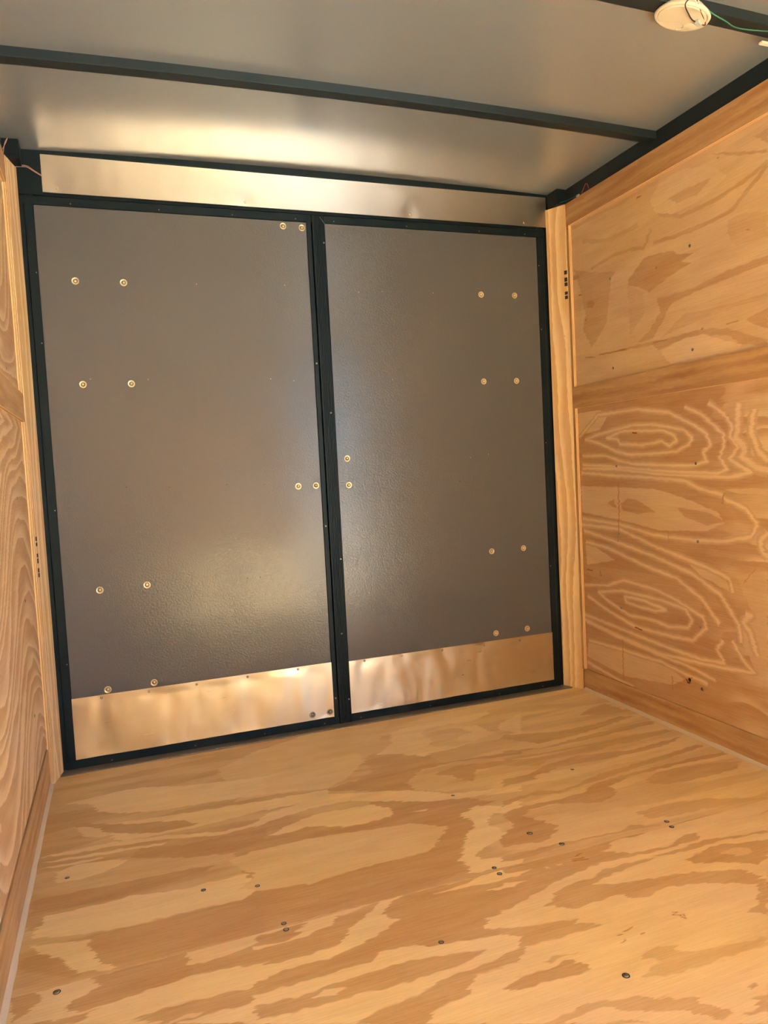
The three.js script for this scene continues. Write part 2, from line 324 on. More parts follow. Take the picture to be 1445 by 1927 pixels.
const blobs = (u, v, s) => 0.2 + 0.55 * smooth(-0.02, 0.06, fbm(u * 1.3 + s, v * 7 + s, 3));
const LIGHT = lin(0xeecf99), DARK = lin(0xb98a54), WLIGHT = lin(0xeacda4), WDARK = lin(0xb98a5d), SLIGHT = lin(0xf5dfb6), SDARK = lin(0xd0a26c);
const wood = (map, roughness = 0.58) => new THREE.MeshStandardMaterial({ map, roughness, metalness: 0 });

const FX0 = -0.02, FX1 = 1.94, SEAM = 1.1145, L = 4.3;
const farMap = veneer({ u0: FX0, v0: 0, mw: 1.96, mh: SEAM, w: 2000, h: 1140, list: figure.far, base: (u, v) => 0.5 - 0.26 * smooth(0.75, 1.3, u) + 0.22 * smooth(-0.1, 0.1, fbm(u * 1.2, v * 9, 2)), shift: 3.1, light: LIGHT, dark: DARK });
const nearMap = veneer({ u0: FX0, v0: SEAM, mw: 1.96, mh: 1.22, w: 2000, h: 1240, list: figure.near, base: (u, v) => blobs(u, v, 4.4), shift: 9.7, light: LIGHT, dark: DARK });
const lowerMap = veneer({ u0: 0.08, v0: 0.07, mw: 2.0, mh: 1.07, w: 1800, h: 960, list: figure.lower, base: (u, v) => { const k = smooth(0.74, 1.02, u + 0.06 * noise(u * 6, v * 9)); return 0.82 * (1 - k) + k * rings(u, v, 2.2, 7, 1.6); }, shift: 21.3, light: WLIGHT, dark: WDARK, jag: 0.45, halo: true });
const upperMap = veneer({ u0: 0.08, v0: 1.2, mw: 2.0, mh: 0.65, w: 1800, h: 600, list: figure.upper, base: (u, v) => 0.34 + 0.2 * fbm(u * 2, v * 8, 2), shift: 33.9, light: WLIGHT, dark: WDARK, jag: 0.6 });
const leftMap = veneer({ u0: 0, v0: 0, mw: 2.0, mh: 1.1, w: 1500, h: 900, base: (u, v) => rings(u, v + 0.25 * noise(u * 0.9, v * 0.8), 5.5, 17, 1.4), shift: 41.2, light: WLIGHT, dark: WDARK, jag: 0.5 });
const stripMap = veneer({ u0: 0, v0: 0, mw: 2.0, mh: 0.25, w: 1500, h: 250, base: (u, v) => rings(u * 0.6, v, 1.3, 30, 1.2), shift: 52.6, light: SLIGHT, dark: SDARK, jag: 0.6 });
const bandMap = veneer({ u0: 0, v0: 0, mw: 2.0, mh: 0.25, w: 1500, h: 250, base: (u, v) => 0.62 + 0.5 * fbm(u * 1.6 + 4, v * 22, 3), shift: 63.4, light: lin(0xdcb886), dark: lin(0xa97a4c), jag: 0.8 });
const M = {
  floorFar: wood(farMap, 0.5), floorNear: wood(nearMap, 0.5), lower: wood(lowerMap), upper: wood(upperMap), left: wood(leftMap), strip: wood(stripMap), band: wood(bandMap),
  black: new THREE.MeshPhysicalMaterial({ color: new THREE.Color(0.004, 0.0085, 0.013), roughness: 0.48, specularIntensity: 0.6, specularColor: new THREE.Color(0.62, 0.86, 1) }),
  steel: new THREE.MeshPhysicalMaterial({ color: new THREE.Color(0.010, 0.016, 0.022), roughness: 0.5, specularColor: new THREE.Color(0.62, 0.86, 1) }),
  plate: new THREE.MeshPhysicalMaterial({ color: new THREE.Color(0.20, 0.18, 0.16), metalness: 0.5, roughness: 0.42 }),
  zinc: new THREE.MeshStandardMaterial({ color: new THREE.Color(0.62, 0.57, 0.40), roughness: 0.3, metalness: 1 }),
  darkZinc: new THREE.MeshStandardMaterial({ color: new THREE.Color(0.32, 0.31, 0.27), roughness: 0.4, metalness: 1 }),
  hole: new THREE.MeshStandardMaterial({ color: new THREE.Color(0.03, 0.022, 0.015), roughness: 0.9 }),
  ink: new THREE.MeshStandardMaterial({ color: new THREE.Color(0.025, 0.028, 0.03), roughness: 0.8 }),
  caulk: new THREE.MeshStandardMaterial({ color: new THREE.Color(0.64, 0.52, 0.38), roughness: 0.6 }),
  skin: new THREE.MeshStandardMaterial({ color: new THREE.Color(0.05, 0.05, 0.055), roughness: 0.5 }),
  lens: new THREE.MeshPhysicalMaterial({ color: new THREE.Color(0.78, 0.75, 0.66), roughness: 0.35 }),
  white: new THREE.MeshStandardMaterial({ color: new THREE.Color(0.8, 0.78, 0.74), roughness: 0.5 }),
  connector: new THREE.MeshStandardMaterial({ color: new THREE.Color(0.42, 0.50, 0.55), roughness: 0.35 }),
  wireBlack: new THREE.MeshStandardMaterial({ color: new THREE.Color(0.03, 0.032, 0.035), roughness: 0.5 }),
  wireBrown: new THREE.MeshStandardMaterial({ color: new THREE.Color(0.10, 0.055, 0.03), roughness: 0.5 }),
  wireGreen: new THREE.MeshStandardMaterial({ color: new THREE.Color(0.02, 0.19, 0.13), roughness: 0.45 }),
  wireRed: new THREE.MeshStandardMaterial({ color: new THREE.Color(0.4, 0.03, 0.02), roughness: 0.45 }),
  wirePink: new THREE.MeshStandardMaterial({ color: new THREE.Color(0.5, 0.3, 0.3), roughness: 0.5 }),
  ground: new THREE.MeshStandardMaterial({ color: new THREE.Color(0.30, 0.27, 0.23), roughness: 0.95 }),
};
// plies of a cut plywood edge, across u
{
  const w = 64, d = new Uint8Array(w * 64 * 4);
  for (let j = 0; j < 64; j++) for (let i = 0; i < w; i++) {
    const ply = Math.floor((i / w) * 3), seam = Math.abs((i / w) * 3 - Math.round((i / w) * 3)) < 0.1 && i > 4 && i < 60, k = (seam ? 0.45 : ply === 1 ? 0.8 : 1) * (1 + 0.06 * noise(i * 0.5, j * 0.3)), o = 4 * (j * w + i);
    d[o] = Math.min(255, 246 * k); d[o + 1] = Math.min(255, 206 * k); d[o + 2] = 150 * k; d[o + 3] = 255;
  }
  M.edge = wood(finish(d, w, 64, true), 0.7);
}
// pebbled skin of the door panels
{
  const n = 1024, d = new Uint8Array(n * n * 4), P = (x, y, p, f) => { const a = (x / n) * 2 * Math.PI, b = (y / n) * 2 * Math.PI; return [Math.cos(a) * f, Math.sin(a) * f, Math.cos(b) * f, Math.sin(b) * f]; };
  for (let j = 0; j < n; j++) for (let i = 0; i < n; i++) {
    const x = i / n, y = j / n, f = (k, s) => { // tiles by blending two copies
      const A = noise(x * k + s, y * k), B = noise((x - 1) * k + s, y * k), C = noise(x * k + s, (y - 1) * k), E = noise((x - 1) * k + s, (y - 1) * k);
      return (A * (1 - x) + B * x) * (1 - y) + (C * (1 - x) + E * x) * y;
    };
    const v = 128 + 74 * f(30, 1) + 36 * f(72, 9), o = 4 * (j * n + i);
    d[o] = d[o + 1] = d[o + 2] = Math.max(0, Math.min(255, v)); d[o + 3] = 255;
  }
  const t = finish(d, n, n, false, THREE.RepeatWrapping);
  M.panel = new THREE.MeshPhysicalMaterial({ color: new THREE.Color(0.098, 0.106, 0.118), roughness: 0.18, bumpMap: t, bumpScale: 0.00055, specularIntensity: 1 });
}
// mill-finish sheet metal: fine rolling lines along u, cloudy gloss
{
  const n = 1024, d = new Uint8Array(n * n * 4);
  for (let j = 0; j < n; j++) for (let i = 0; i < n; i++) {
    const v = 150 + 4 * noise(i * 0.45, j * 0.004) + 20 * noise(i * 0.008 + 9, j * 0.008), o = 4 * (j * n + i);
    d[o] = d[o + 1] = d[o + 2] = v; d[o + 3] = 255;
  }
  const t = finish(d, n, n, false);
  M.aluminium = new THREE.MeshPhysicalMaterial({ color: new THREE.Color(0.70, 0.655, 0.53), metalness: 1, roughness: 0.54, roughnessMap: t, anisotropy: 0.5 });
  M.headerMetal = new THREE.MeshPhysicalMaterial({ color: new THREE.Color(0.53, 0.51, 0.48), metalness: 1, roughness: 0.3 });
  M.roof = new THREE.MeshPhysicalMaterial({ color: new THREE.Color(0.42, 0.48, 0.56), metalness: 0.6, roughness: 0.27 });
}

// ---------------------------------------------------------------- the setting
const WL = -0.02, PL = -0.030, WR = 1.938, PR = 1.948;         // batten faces and panel faces of the two side walls
const mapped = (g, map, fn) => mapUV(g, fn);

// ground outside
{
  const g = mesh('ground', new THREE.BoxGeometry(60, 0.1, 60), M.ground); g.position.set(1, -0.6, 4); g.userData.kind = 'structure';
}
// floor: plywood sheets butted along z
const floor = structure('floor');
{
  mesh('subfloor', box(-0.08, 2.0, -0.06, -0.0195, -0.05, L + 0.02, 0), M.skin, floor);
  const cuts = [[-0.012, SEAM - 0.0008], [SEAM + 0.0008, 2.3337], [2.3352, 3.5545], [3.556, L]];
  cuts.forEach(([a, b], i) => {
    const g = box(-0.03, 1.948, -0.019, 0, a, b, 0.0009);
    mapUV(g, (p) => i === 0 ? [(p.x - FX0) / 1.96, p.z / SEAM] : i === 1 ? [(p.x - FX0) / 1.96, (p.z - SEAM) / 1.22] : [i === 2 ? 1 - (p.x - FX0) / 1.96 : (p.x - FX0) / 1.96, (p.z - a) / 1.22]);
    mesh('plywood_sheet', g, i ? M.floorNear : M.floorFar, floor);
  });
}
// ceiling: slightly crowned sheet-metal roof
const ceilY = (x) => 1.974 + 0.016 * (1 - ((x - 0.96) / 0.98) ** 2);
{
  const top = [], low = [];
  for (let i = 0; i <= 40; i++) { const x = -0.06 + (2.04 * i) / 40; low.push([x, ceilY(x)]); top.unshift([x, ceilY(x) + 0.04]); }
  const g = new THREE.ExtrudeGeometry(new THREE.Shape([...low, ...top].map((p) => new THREE.Vector2(...p))), { depth: L + 0.09, bevelEnabled: false });
  g.translate(0, 0, -0.06);
  mapUV(g, (p) => [p.x / 1.0, p.z / 1.0]);
  mesh('ceiling', g, M.roof).userData.kind = 'structure';
}
// side walls
const screwHead = mergeGeometries([lathe([[0.0001, 0.0009], [0.0016, 0.0009], [0.0022, 0.0016], [0.004, 0.0012], [0.0047, 0.0002], [0.0047, -0.001]], 14)]);
const sunkHole = lathe([[0.0001, 0.0003], [0.0062, 0.0003], [0.0064, -0.001]], 14);
function screw(parent, x, y, z, rx, rz, material, scale = 1) {
  const s = mesh('screw', screwHead, material, parent); s.position.set(x, y, z); s.rotation.set(rx, 0, rz); s.scale.setScalar(scale); return s;
}
function wall(side) {
  const right = side === 'right', W = right ? WR : WL, P = right ? PR : PL, s = right ? 1 : -1, g = structure('wall_' + side);
  const X = (a, b) => [Math.min(a, b), Math.max(a, b)];
  const z0 = right ? 0.0945 : 0.1145, zs = 0.078, yb = right ? 0.086 : 0.119, yp = right ? 0.0875 : 0.133;
  // right wall: open side door out of view, placed to let sun onto the floor
  const D0 = 2.92, D1 = 3.8, DH = 1.8, spans = right ? [[-0.06, D0], [D1, L + 0.02]] : [[-0.06, L + 0.02]], cut = (a, m) => (right ? [[a, m], [m + 0.002, D0], [D1, L]] : [[a, m], [m + 0.002, L]]);
  for (const [a, b] of spans) mesh('outer_skin', box(...X(P + s * 0.012, P + s * 0.05), -0.06, 2.02, a, b, 0), M.skin, g);
  if (right) {
    mesh('outer_skin', box(P + 0.012, P + 0.05, DH, 2.02, D0, D1, 0), M.skin, g);
    mesh('outer_skin', box(P + 0.012, P + 0.05, -0.06, -0.001, D0, D1, 0), M.skin, g);
    mesh('unseen_door_header', box(P - 0.004, P + 0.0118, DH, 1.917, D0, D1, 0.001), M.black, g);
    for (const z of [D0 - 0.03, D1 - 0.004]) mesh('unseen_door_jamb', box(P - 0.005, P + 0.052, 0, DH + 0.004, z, z + 0.034, 0.001), M.black, g);
  }
  const panel = (y0, y1, m, fn) => { for (const [a, b] of cut(z0 - 0.01, 2.5)) mesh('plywood_panel', mapUV(box(...X(P, P + s * 0.012), y0, y1, a, b, 0.0006), fn), m, g); };
  if (right) {
    panel(yp, 1.127, M.lower, (p) => [(p.z - 0.08) / 2.0, (p.y - 0.07) / 1.07]);
    panel(1.209, 1.832, M.upper, (p) => [(p.z - 0.08) / 2.0, (p.y - 1.2) / 0.65]);
  } else {
    panel(yp, 1.127, M.left, (p) => [p.z / 2.0, p.y / 1.1]);
    panel(1.209, 1.832, M.left, (p) => [1 - p.z / 2.0, (p.y - 0.7) / 1.1]);
  }
  let k = 0;
  const batten = (y0, y1, w = W, n = 'batten') => {
    k++;
    for (const [a, b] of cut(zs, 2.6)) {
      const m = mesh(n, mapUV(box(...X(w, P + s * 0.012), y0, y1, a, b, 0.0007), (p) => [(p.z + 0.37 * k) / 2.0, (p.y - y0 + (s > 0 ? 0.02 : 0.11) * k) / 0.25]), M.band, g);
      if (y0 > 1) mesh('ply_edge', mapUV(box(...X(w + s * 0.0003, P), y0 - 0.0006, y0 + 0.0006, Math.max(a, z0 - 0.001), b, 0), (p) => [(p.x - Math.min(w, P)) / 0.0106, p.z / 0.08]), M.edge, m);
    }
  };
  batten(1.831, 1.917); batten(1.126, 1.2105); batten(0.0, yb, right ? PR - 0.0035 : PL + 0.0002);
  // upright strip at the rear end of the panels, with its cut edge showing the plies
  for (const [a, b] of [[yb, 1.126], [1.2105, 1.831]]) {
    const u = mesh('edge_strip', mapUV(box(...X(W + s * 0.0004, P + s * 0.011), a, b, zs, z0 - 0.0006, 0.0004), (p) => [p.y / 2.0, (p.z + 0.05 * s) / 0.25]), M.band, g);
    const e = box(...X(W + s * 0.0004, P + s * 0.001), a, b, z0 - 0.0007, z0, 0);
    mesh('ply_edge', mapUV(e, (p) => [(p.x - Math.min(W, P)) / 0.0106, p.y / 0.08]), M.edge, u);
  }
  if (right) {
    for (const y of [1.57, 1.25, 0.894, 0.645, 0.371, 0.17]) for (const z of [0.324, 0.718]) if (!(y < 0.3 && z < 0.5)) screw(g, P - 0.0002, y, z, 0, Math.PI / 2, M.darkZinc, 1.05);
    const k = mesh('knot_hole', sunkHole, M.hole, g); k.position.set(P - 0.0002, 0.186, 0.664); k.rotation.z = Math.PI / 2;
  } else for (const [y, z] of [[1.57, 0.36], [1.25, 0.36], [0.62, 0.36], [0.3, 0.36], [0.9, 0.36]]) screw(g, P + 0.0002, y, z, 0, -Math.PI / 2, M.darkZinc);
  return g;
}
wall('right'); wall('left');

// splayed rear jambs between the door frame and the side walls
function jamb(n, A, B, s, marks, nails) {
  const g = structure('trim_' + n, 0, 0, 0);
  const d = V(B[0] - A[0], 0, B[1] - A[1]), len = d.length(); d.normalize();
  const nrm = V(-d.z * s, 0, d.x * s); // towards the room
  const place = (geo) => { const m = new THREE.Matrix4().makeBasis(d, V(0, 1, 0), V(0, 0, 0).crossVectors(d, V(0, 1, 0))); geo.applyMatrix4(m); geo.translate(A[0], 0, A[1]); return geo; };
  const front = V(0, 0, 0).crossVectors(d, V(0, 1, 0)).dot(nrm) > 0 ? 1 : -1; // local z of the visible face
  const b = box(0, len, 0.002, 1.917, front > 0 ? -0.012 : 0, front > 0 ? 0 : 0.012, 0.0008);
  mapUV(b, (p) => [(p.y + n * 0.3) / 2.0, (p.x + 0.09 * n) / 0.25]);
  mesh('jamb_board', place(b), M.strip, g);
  for (const [y0, y1] of marks) {
    const r = new RoundedBoxGeometry(0.0125, y1 - y0, 0.0008, 2, 0.0003);
    r.translate(len - 0.0075, (y0 + y1) / 2, front * 0.0002);
    mesh('ink_mark', place(r), M.ink, g);
  }
  for (const [t, y] of nails) { const q = A.map((a, i) => a + (B[i] - A[i]) * t); const h = mesh('screw', screwHead, M.zinc, g); h.position.set(q[0] + nrm.x * 0.0002, y, q[1] + nrm.z * 0.0002); h.quaternion.setFromUnitVectors(V(0, 1, 0), nrm); h.scale.setScalar(0.8); }
}
jamb(1, [1.897, 0.001], [1.9365, 0.0785], 1, [[1.65, 1.665], [1.622, 1.638], [1.605, 1.619], [1.572, 1.584], [1.555, 1.568]], [[0.84, 1.861], [0.75, 1.414], [0.75, 0.961], [0.75, 0.53], [0.8, 0.07]]);
jamb(2, [0.002, 0.003], [-0.0185, 0.096], -1, [[0.763, 0.776], [0.747, 0.758], [0.712, 0.724], [0.694, 0.709], [0.666, 0.679], [0.651, 0.664]], [[0.7, 1.42], [0.75, 0.877], [0.8, 0.5], [0.8, 0.065]]);

// rear wall above the doors
const rear = structure('wall_rear');
function sheet(x0, x1, y0, y1, z, nx, ny, dimples, amp, s) { // thin sheet with a gentle wave, dented at its fixings
  const g = new THREE.BoxGeometry(x1 - x0, y1 - y0, 0.0008, nx, ny, 1); g.translate((x0 + x1) / 2, (y0 + y1) / 2, z);
  const p = g.attributes.position;
  for (let i = 0; i < p.count; i++) {
    const x = p.getX(i), y = p.getY(i), e = Math.min(x - x0, x1 - x, y - y0, y1 - y);
    let d = amp * (noise(x * 5 + s, y * 2.2) + 0.4 * noise(x * 13 + s, y * 5)) * smooth(0, 0.03, e);
    for (const [dx, dy] of dimples) d -= 0.0016 * Math.exp(-((x - dx) ** 2 + (y - dy) ** 2) / 0.0006);
    p.setZ(i, p.getZ(i) + d);
  }
  g.computeVertexNormals();
  return mapUV(g, (q) => [q.y / 1.0, q.x / 1.0]); // rolled along x, so gloss spreads along y
}
const headScrews = [[0.115, 1.864], [0.708, 1.864], [1.317, 1.864], [1.799, 1.864]];
const header = mesh('header_sheet', sheet(0.072, 1.9, 1.85, 1.97, 0.001, 220, 16, headScrews, 0.0006, 71), M.headerMetal, rear);
for (const [x, y] of headScrews) screw(header, x, y, 0.0016, Math.PI / 2, 0, M.zinc);
mesh('header_tube', box(-0.03, 1.95, 1.966, 2.0, -0.03, 0.004, 0.003), M.black, rear);
mesh('rear_skin', box(-0.08, 2.0, -0.06, 2.02, -0.07, -0.03, 0), M.skin, rear);
mesh('corner_post', box(-0.03, 0.072, 1.84, 1.97, -0.028, 0.002, 0.002), M.black, rear);
mesh('corner_post', box(1.9, 1.95, 1.84, 1.97, -0.028, 0.002, 0.002), M.black, rear);
mesh('side_post', box(-0.03, -0.0005, 0, 1.85, -0.028, -0.001, 0.002), M.black, rear);
mesh('side_post', box(1.896, 1.95, 0, 1.85, -0.028, -0.001, 0.002), M.black, rear);

// front end behind the photographer
{
  const g = structure('wall_front');
  mesh('plywood_panel', mapUV(box(-0.03, 1.948, 0, 1.975, L - 0.012, L, 0), (p) => [p.x / 2, p.y / 1.1]), M.left, g);
  mesh('outer_skin', box(-0.08, 2.0, -0.06, 2.02, L, L + 0.03, 0), M.skin, g);
}

// ---------------------------------------------------------------- rear doors
const mirror = (prof, c) => prof.map(([a, b]) => [2 * c - a, b]).reverse();
const stileProfile = [[0, -0.02], [0.042, -0.02], [0.042, -0.0015], [0.0405, 0.0005], [0.0165, 0.0005], [0.0145, -0.001], [0.0135, -0.006], [0.001, -0.006]];
const washer = lathe([[0.0068, 0.0002], [0.0074, 0.0008], [0.0098, 0.0013], [0.0108, 0.0012], [0.0115, 0.0006], [0.0116, 0]], 28);
const bolthead = lathe([[0.0001, 0.0042], [0.0016, 0.0041], [0.0034, 0.0035], [0.0049, 0.0022], [0.0056, 0.0006], [0.0056, 0]], 22);
const shadowGap = lathe([[0.0052, 0.0003], [0.0070, 0.0003]], 22);  // flat dark ring, stands in for shade between bolt head and washer
function bolt(door, x, y, z, m) {
  const b = mesh('bolt', bolthead, m, door); b.position.set(x, y, z); b.rotation.x = Math.PI / 2;
  mesh('washer', washer, m, b);
  mesh('gap_shade', shadowGap, M.hole, b);
  return b;
}
const screwTip = lathe([[0.0001, 0.0012], [0.0012, 0.0008], [0.0018, 0]], 10);
function makeDoor(n) {
  const g = structure('door_' + n), left = n === 1, x0 = left ? 0.0 : 0.936, x1 = left ? 0.9355 : 1.895;
  const px0 = left ? 0.036 : 0.975, px1 = left ? 0.925 : 1.858;
  const pg = box(px0, px1, 0.02, 1.82, -0.016, -0.004, 0.001);
  mesh('door_panel', mapUV(pg, (p) => [p.x / 0.3, p.y / 0.3]), M.panel, g);
  const screws = left ? [[0.132, 0.225], [0.282, 0.223], [0.438, 0.224], [0.613, 0.225], [0.794, 0.226]] : [[1.046, 0.222], [1.194, 0.220], [1.362, 0.219], [1.542, 0.214], [1.702, 0.214]];
  const kick = mesh('kick_plate', sheet(left ? 0.038 : 0.979, left ? 0.921 : 1.855, 0.022, left ? 0.2345 : 0.2285, -0.0004, 180, 46, screws, left ? 0.0022 : 0.0018, left ? 88 : 97), M.aluminium, g);
  for (const [x, y] of screws) screw(kick, x, y, -0.0012, Math.PI / 2, 0, M.darkZinc);
  // outer stile, rails, meeting stile
  const side = left ? stileProfile : mirror(stileProfile, 0.9475);
  mesh('door_stile', bar(side, 'y', 0.003, 1.853), M.black, g);
  mesh('door_rail', bar([[1.81, -0.018], [1.853, -0.018], [1.852, -0.005], [1.841, -0.005], [1.839, -0.001], [1.836, 0.001], [1.8115, 0.001], [1.81, -0.001]], 'x', x0 + (left ? 0.012 : 0), x1 - (left ? 0 : 0.012)), M.black, g);
  mesh('door_rail', bar([[0.003, -0.018], [0.033, -0.018], [0.033, -0.001], [0.0315, 0.001], [0.004, 0.001]], 'x', x0 + (left ? 0.012 : 0), x1 - (left ? 0 : 0.012)), M.black, g);
  if (left) {
    mesh('meeting_stile', bar([[0.9185, -0.018], [0.9345, -0.018], [0.9345, 0.0005], [0.9335, 0.0015], [0.9195, 0.0015], [0.9185, 0.0005]], 'y', 0.004, 1.836), M.black, g);
    for (const y of [1.316, 0.733, 0.1]) screw(g, 0.9265, y, 0.0012, Math.PI / 2, 0, M.darkZinc, 0.75);
  } else {
    const prof = [[0.9375, -0.018], [0.9835, -0.018], [0.9835, 0.004], [0.9825, 0.0065]];
    for (let i = 7; i > 0; i--) { const c = 0.9395 + i * 0.0058; prof.push([c + 0.0012, 0.0065], [c + 0.0008, 0.0032], [c - 0.0008, 0.0032], [c - 0.0012, 0.0065]); }
    prof.push([0.9385, 0.0065], [0.9375, 0.0055]);
    mesh('astragal', bar(prof, 'y', 0.004, 1.834), M.black, g);
    for (const [x, y] of [[0.968, 1.139], [0.974, 0.609], [0.962, 0.336], [0.976, 0.09], [0.977, 1.74]]) screw(g, x, y, 0.0062, Math.PI / 2, 0, M.darkZinc, 0.7);
    const seam = mesh('mitre_seam', new RoundedBoxGeometry(0.03, 0.0011, 0.0006, 1, 0.0002), M.darkZinc, g); seam.position.set(0.974, 1.819, 0.0066); seam.rotation.z = -0.9;
  }
  for (const y of left ? [0.35, 0.85, 1.38, 1.6] : [0.5, 1.0, 1.45, 1.7]) screw(g, left ? 0.036 : 1.859, y, 0.0003, Math.PI / 2, 0, M.darkZinc, 0.42);
  for (const x of left ? [0.15, 0.42, 0.66, 0.88] : [1.02, 1.3, 1.6, 1.8]) { screw(g, x, 1.819, 0.0008, Math.PI / 2, 0, M.darkZinc, 0.42); screw(g, x, 0.013, 0.0008, Math.PI / 2, 0, M.darkZinc, 0.42); }
  const spots = left ? [[0.835, 1.793], [0.902, 1.791], [0.147, 1.579], [0.293, 1.579], [0.147, 1.25], [0.295, 1.251], [0.835, 0.882], [0.9, 0.881], [0.151, 0.58], [0.299, 0.582], [0.153, 0.248], [0.3, 0.25], [0.837, 0.052], [0.903, 0.052]]
    : [[1.599, 1.58], [1.746, 1.581], [1.594, 1.247], [1.739, 1.248], [1.023, 0.973], [1.024, 0.876], [1.596, 0.583], [1.739, 0.583], [1.599, 0.256], [1.741, 0.257]];
  for (const [x, y] of left ? [[0.526, 1.582], [0.828, 1.589], [0.171, 1.267], [0.349, 1.264], [0.759, 1.263], [0.841, 1.256], [0.257, 0.912], [0.393, 0.904], [0.584, 0.902], [0.714, 0.895], [0.634, 0.572], [0.679, 0.57]]
    : [[1.102, 1.574], [1.193, 1.579], [1.397, 1.58], [1.522, 0.955], [1.6, 0.964], [1.471, 0.865], [1.215, 1.257], [1.191, 0.589]]) { const q = mesh('screw_tip', screwTip, y < 0.93 ? M.hole : M.darkZinc, g); q.position.set(x, y, -0.0041); q.rotation.x = Math.PI / 2; }
  for (const [x, y] of spots) bolt(g, x, y, y < 0.1 ? 0.0001 : -0.004, y < 0.1 ? M.darkZinc : M.zinc);
  return g;
}
makeDoor(1); makeDoor(2);

// ---------------------------------------------------------------- steel, lamp, wires, beads
tag(mesh('threshold_plate', bar([[-0.006, -0.012], [0.0035, -0.012], [0.0035, 0.040], [0.0025, 0.0435], [-0.006, 0.0435]], 'x', -0.005, 1.912), M.plate), 'narrow black metal threshold plate along the foot of both doors', 'threshold');
{
  const bow = (z0, z1) => { // hat-section roof bow that follows the crown
    const low = [], top = [];
    for (let i = 0; i <= 40; i++) { const x = -0.03 + (1.99 * i) / 40; low.push([x, ceilY(x) - 0.024]); top.unshift([x, ceilY(x) + 0.002]); }
    const g = new THREE.ExtrudeGeometry(new THREE.Shape([...low, ...top].map((p) => new THREE.Vector2(...p))), { depth: z1 - z0 - 0.003, bevelEnabled: true, bevelThickness: 0.0015, bevelSize: 0.0015, bevelOffset: -0.0015, bevelSegments: 2 });
    g.translate(0, 0, z0 + 0.0015);
    return g;
  };
  tag(mesh('roof_beam', bow(0.548, 0.587), M.steel), 'black steel roof beam crossing the bare ceiling, the one nearer the doors', 'beam', 'black roof beams');
  tag(mesh('roof_beam', bow(1.125, 1.168), M.steel), 'black steel roof beam that carries the round white lamp', 'beam', 'black roof beams');
}
tag(mesh('roof_rail', box(1.945, 1.985, 1.90, 1.985, -0.02, L, 0.002), M.steel), 'black steel roof rail above the right plywood wall', 'rail', 'black roof rails');
tag(mesh('roof_rail', box(-0.07, -0.027, 1.90, 1.985, -0.02, L, 0.002), M.steel), 'black steel roof rail above the left plywood wall', 'rail', 'black roof rails');
tag(mesh('corner_bracket', box(1.905, 1.9445, 1.919, 1.978, 0.0045, 0.075, 0.003), M.black), 'black corner bracket under the ceiling above the right plywood jamb', 'bracket', 'black corner brackets');
tag(mesh('corner_bracket', box(-0.0265, 0.019, 1.919, 1.978, 0.0045, 0.075, 0.003), M.black), 'black corner bracket under the ceiling above the left plywood jamb', 'bracket', 'black corner brackets');

{ // round ceiling lamp, unlit
  const lamp = thing('ceiling_light', 'round cream white ceiling lamp, unlit, hanging under the black roof beam', 'lamp', 1.5425, 1.9625, 1.1605);
  lamp.quaternion.setFromUnitVectors(V(0, -1, 0), V(-0.2, -1, -0.2).normalize()); // hangs askew
  mesh('lamp_base', lathe([[0.0001, 0], [0.044, 0], [0.047, -0.003], [0.0585, -0.013], [0.0635, -0.019], [0.0622, -0.0225], [0.0565, -0.0235], [0.055, -0.0215], [0.0001, -0.0215]], 48), M.lens, lamp);
  const sh = new THREE.Shape(); sh.absarc(0, 0, 0.052, -0.55, Math.PI + 1.45, false); sh.absarc(0.028, -0.028, 0.022, Math.PI * 1.05, Math.PI * 0.2, true);
  const g = new THREE.ExtrudeGeometry(sh, { depth: 0.002, bevelEnabled: true, bevelThickness: 0.0025, bevelSize: 0.003, bevelSegments: 3, curveSegments: 24 });
  g.rotateX(Math.PI / 2); g.translate(0, -0.0205, 0);
  mesh('lamp_lens', g, M.lens, lamp).rotation.y = 0.5;
  const b = mesh('lamp_switch', lathe([[0.0001, -0.006], [0.012, -0.0055], [0.0145, -0.003], [0.015, 0]], 28), M.lens, lamp); b.position.set(0.036, -0.0212, -0.012);
}
{ // tail of the lamp cable with its plug
  const o = V(1.566, 1.925, 1.174);
  const c = thing('lamp_cable', 'thin lamp cable with a pale plug hanging below the round ceiling lamp', 'cable', o.x, o.y, o.z);
  const T = (pts, r, m, n) => mesh(n, tube(pts.map((p) => V(...p).sub(o)), r), m, c);
  T([[1.503, 1.942, 1.232], [1.492, 1.930, 1.219], [1.523, 1.925, 1.194], [1.548, 1.924, 1.179], [1.558, 1.924, 1.176]], 0.0014, M.wireBlack, 'black_wire');
  T([[1.578, 1.924, 1.171], [1.594, 1.925, 1.169], [1.586, 1.926, 1.178], [1.560, 1.926, 1.197], [1.538, 1.930, 1.212], [1.520, 1.942, 1.222]], 0.0011, M.wireBrown, 'brown_wire');
  T([[1.502, 1.945, 1.232], [1.500, 1.930, 1.236], [1.506, 1.922, 1.238], [1.514, 1.930, 1.234], [1.522, 1.945, 1.222]], 0.0013, M.white, 'white_wire');
  const body = new RoundedBoxGeometry(0.017, 0.009, 0.011, 2, 0.0018); body.rotateY(0.35);
  mesh('plug', body, M.connector, c).position.set(0.003, -0.001, -0.0005);
}
tag(mesh('green_wire', tube([V(1.565, 1.944, 1.2), V(1.585, 1.930, 1.203), V(1.629, 1.925, 1.195), V(1.665, 1.924, 1.184), V(1.699, 1.925, 1.181), V(1.765, 1.926, 1.188), V(1.86, 1.935, 1.195), V(1.94, 1.945, 1.2)], 0.0014, 60), M.wireGreen), 'green wire running along the black beam right of the lamp', 'wire');
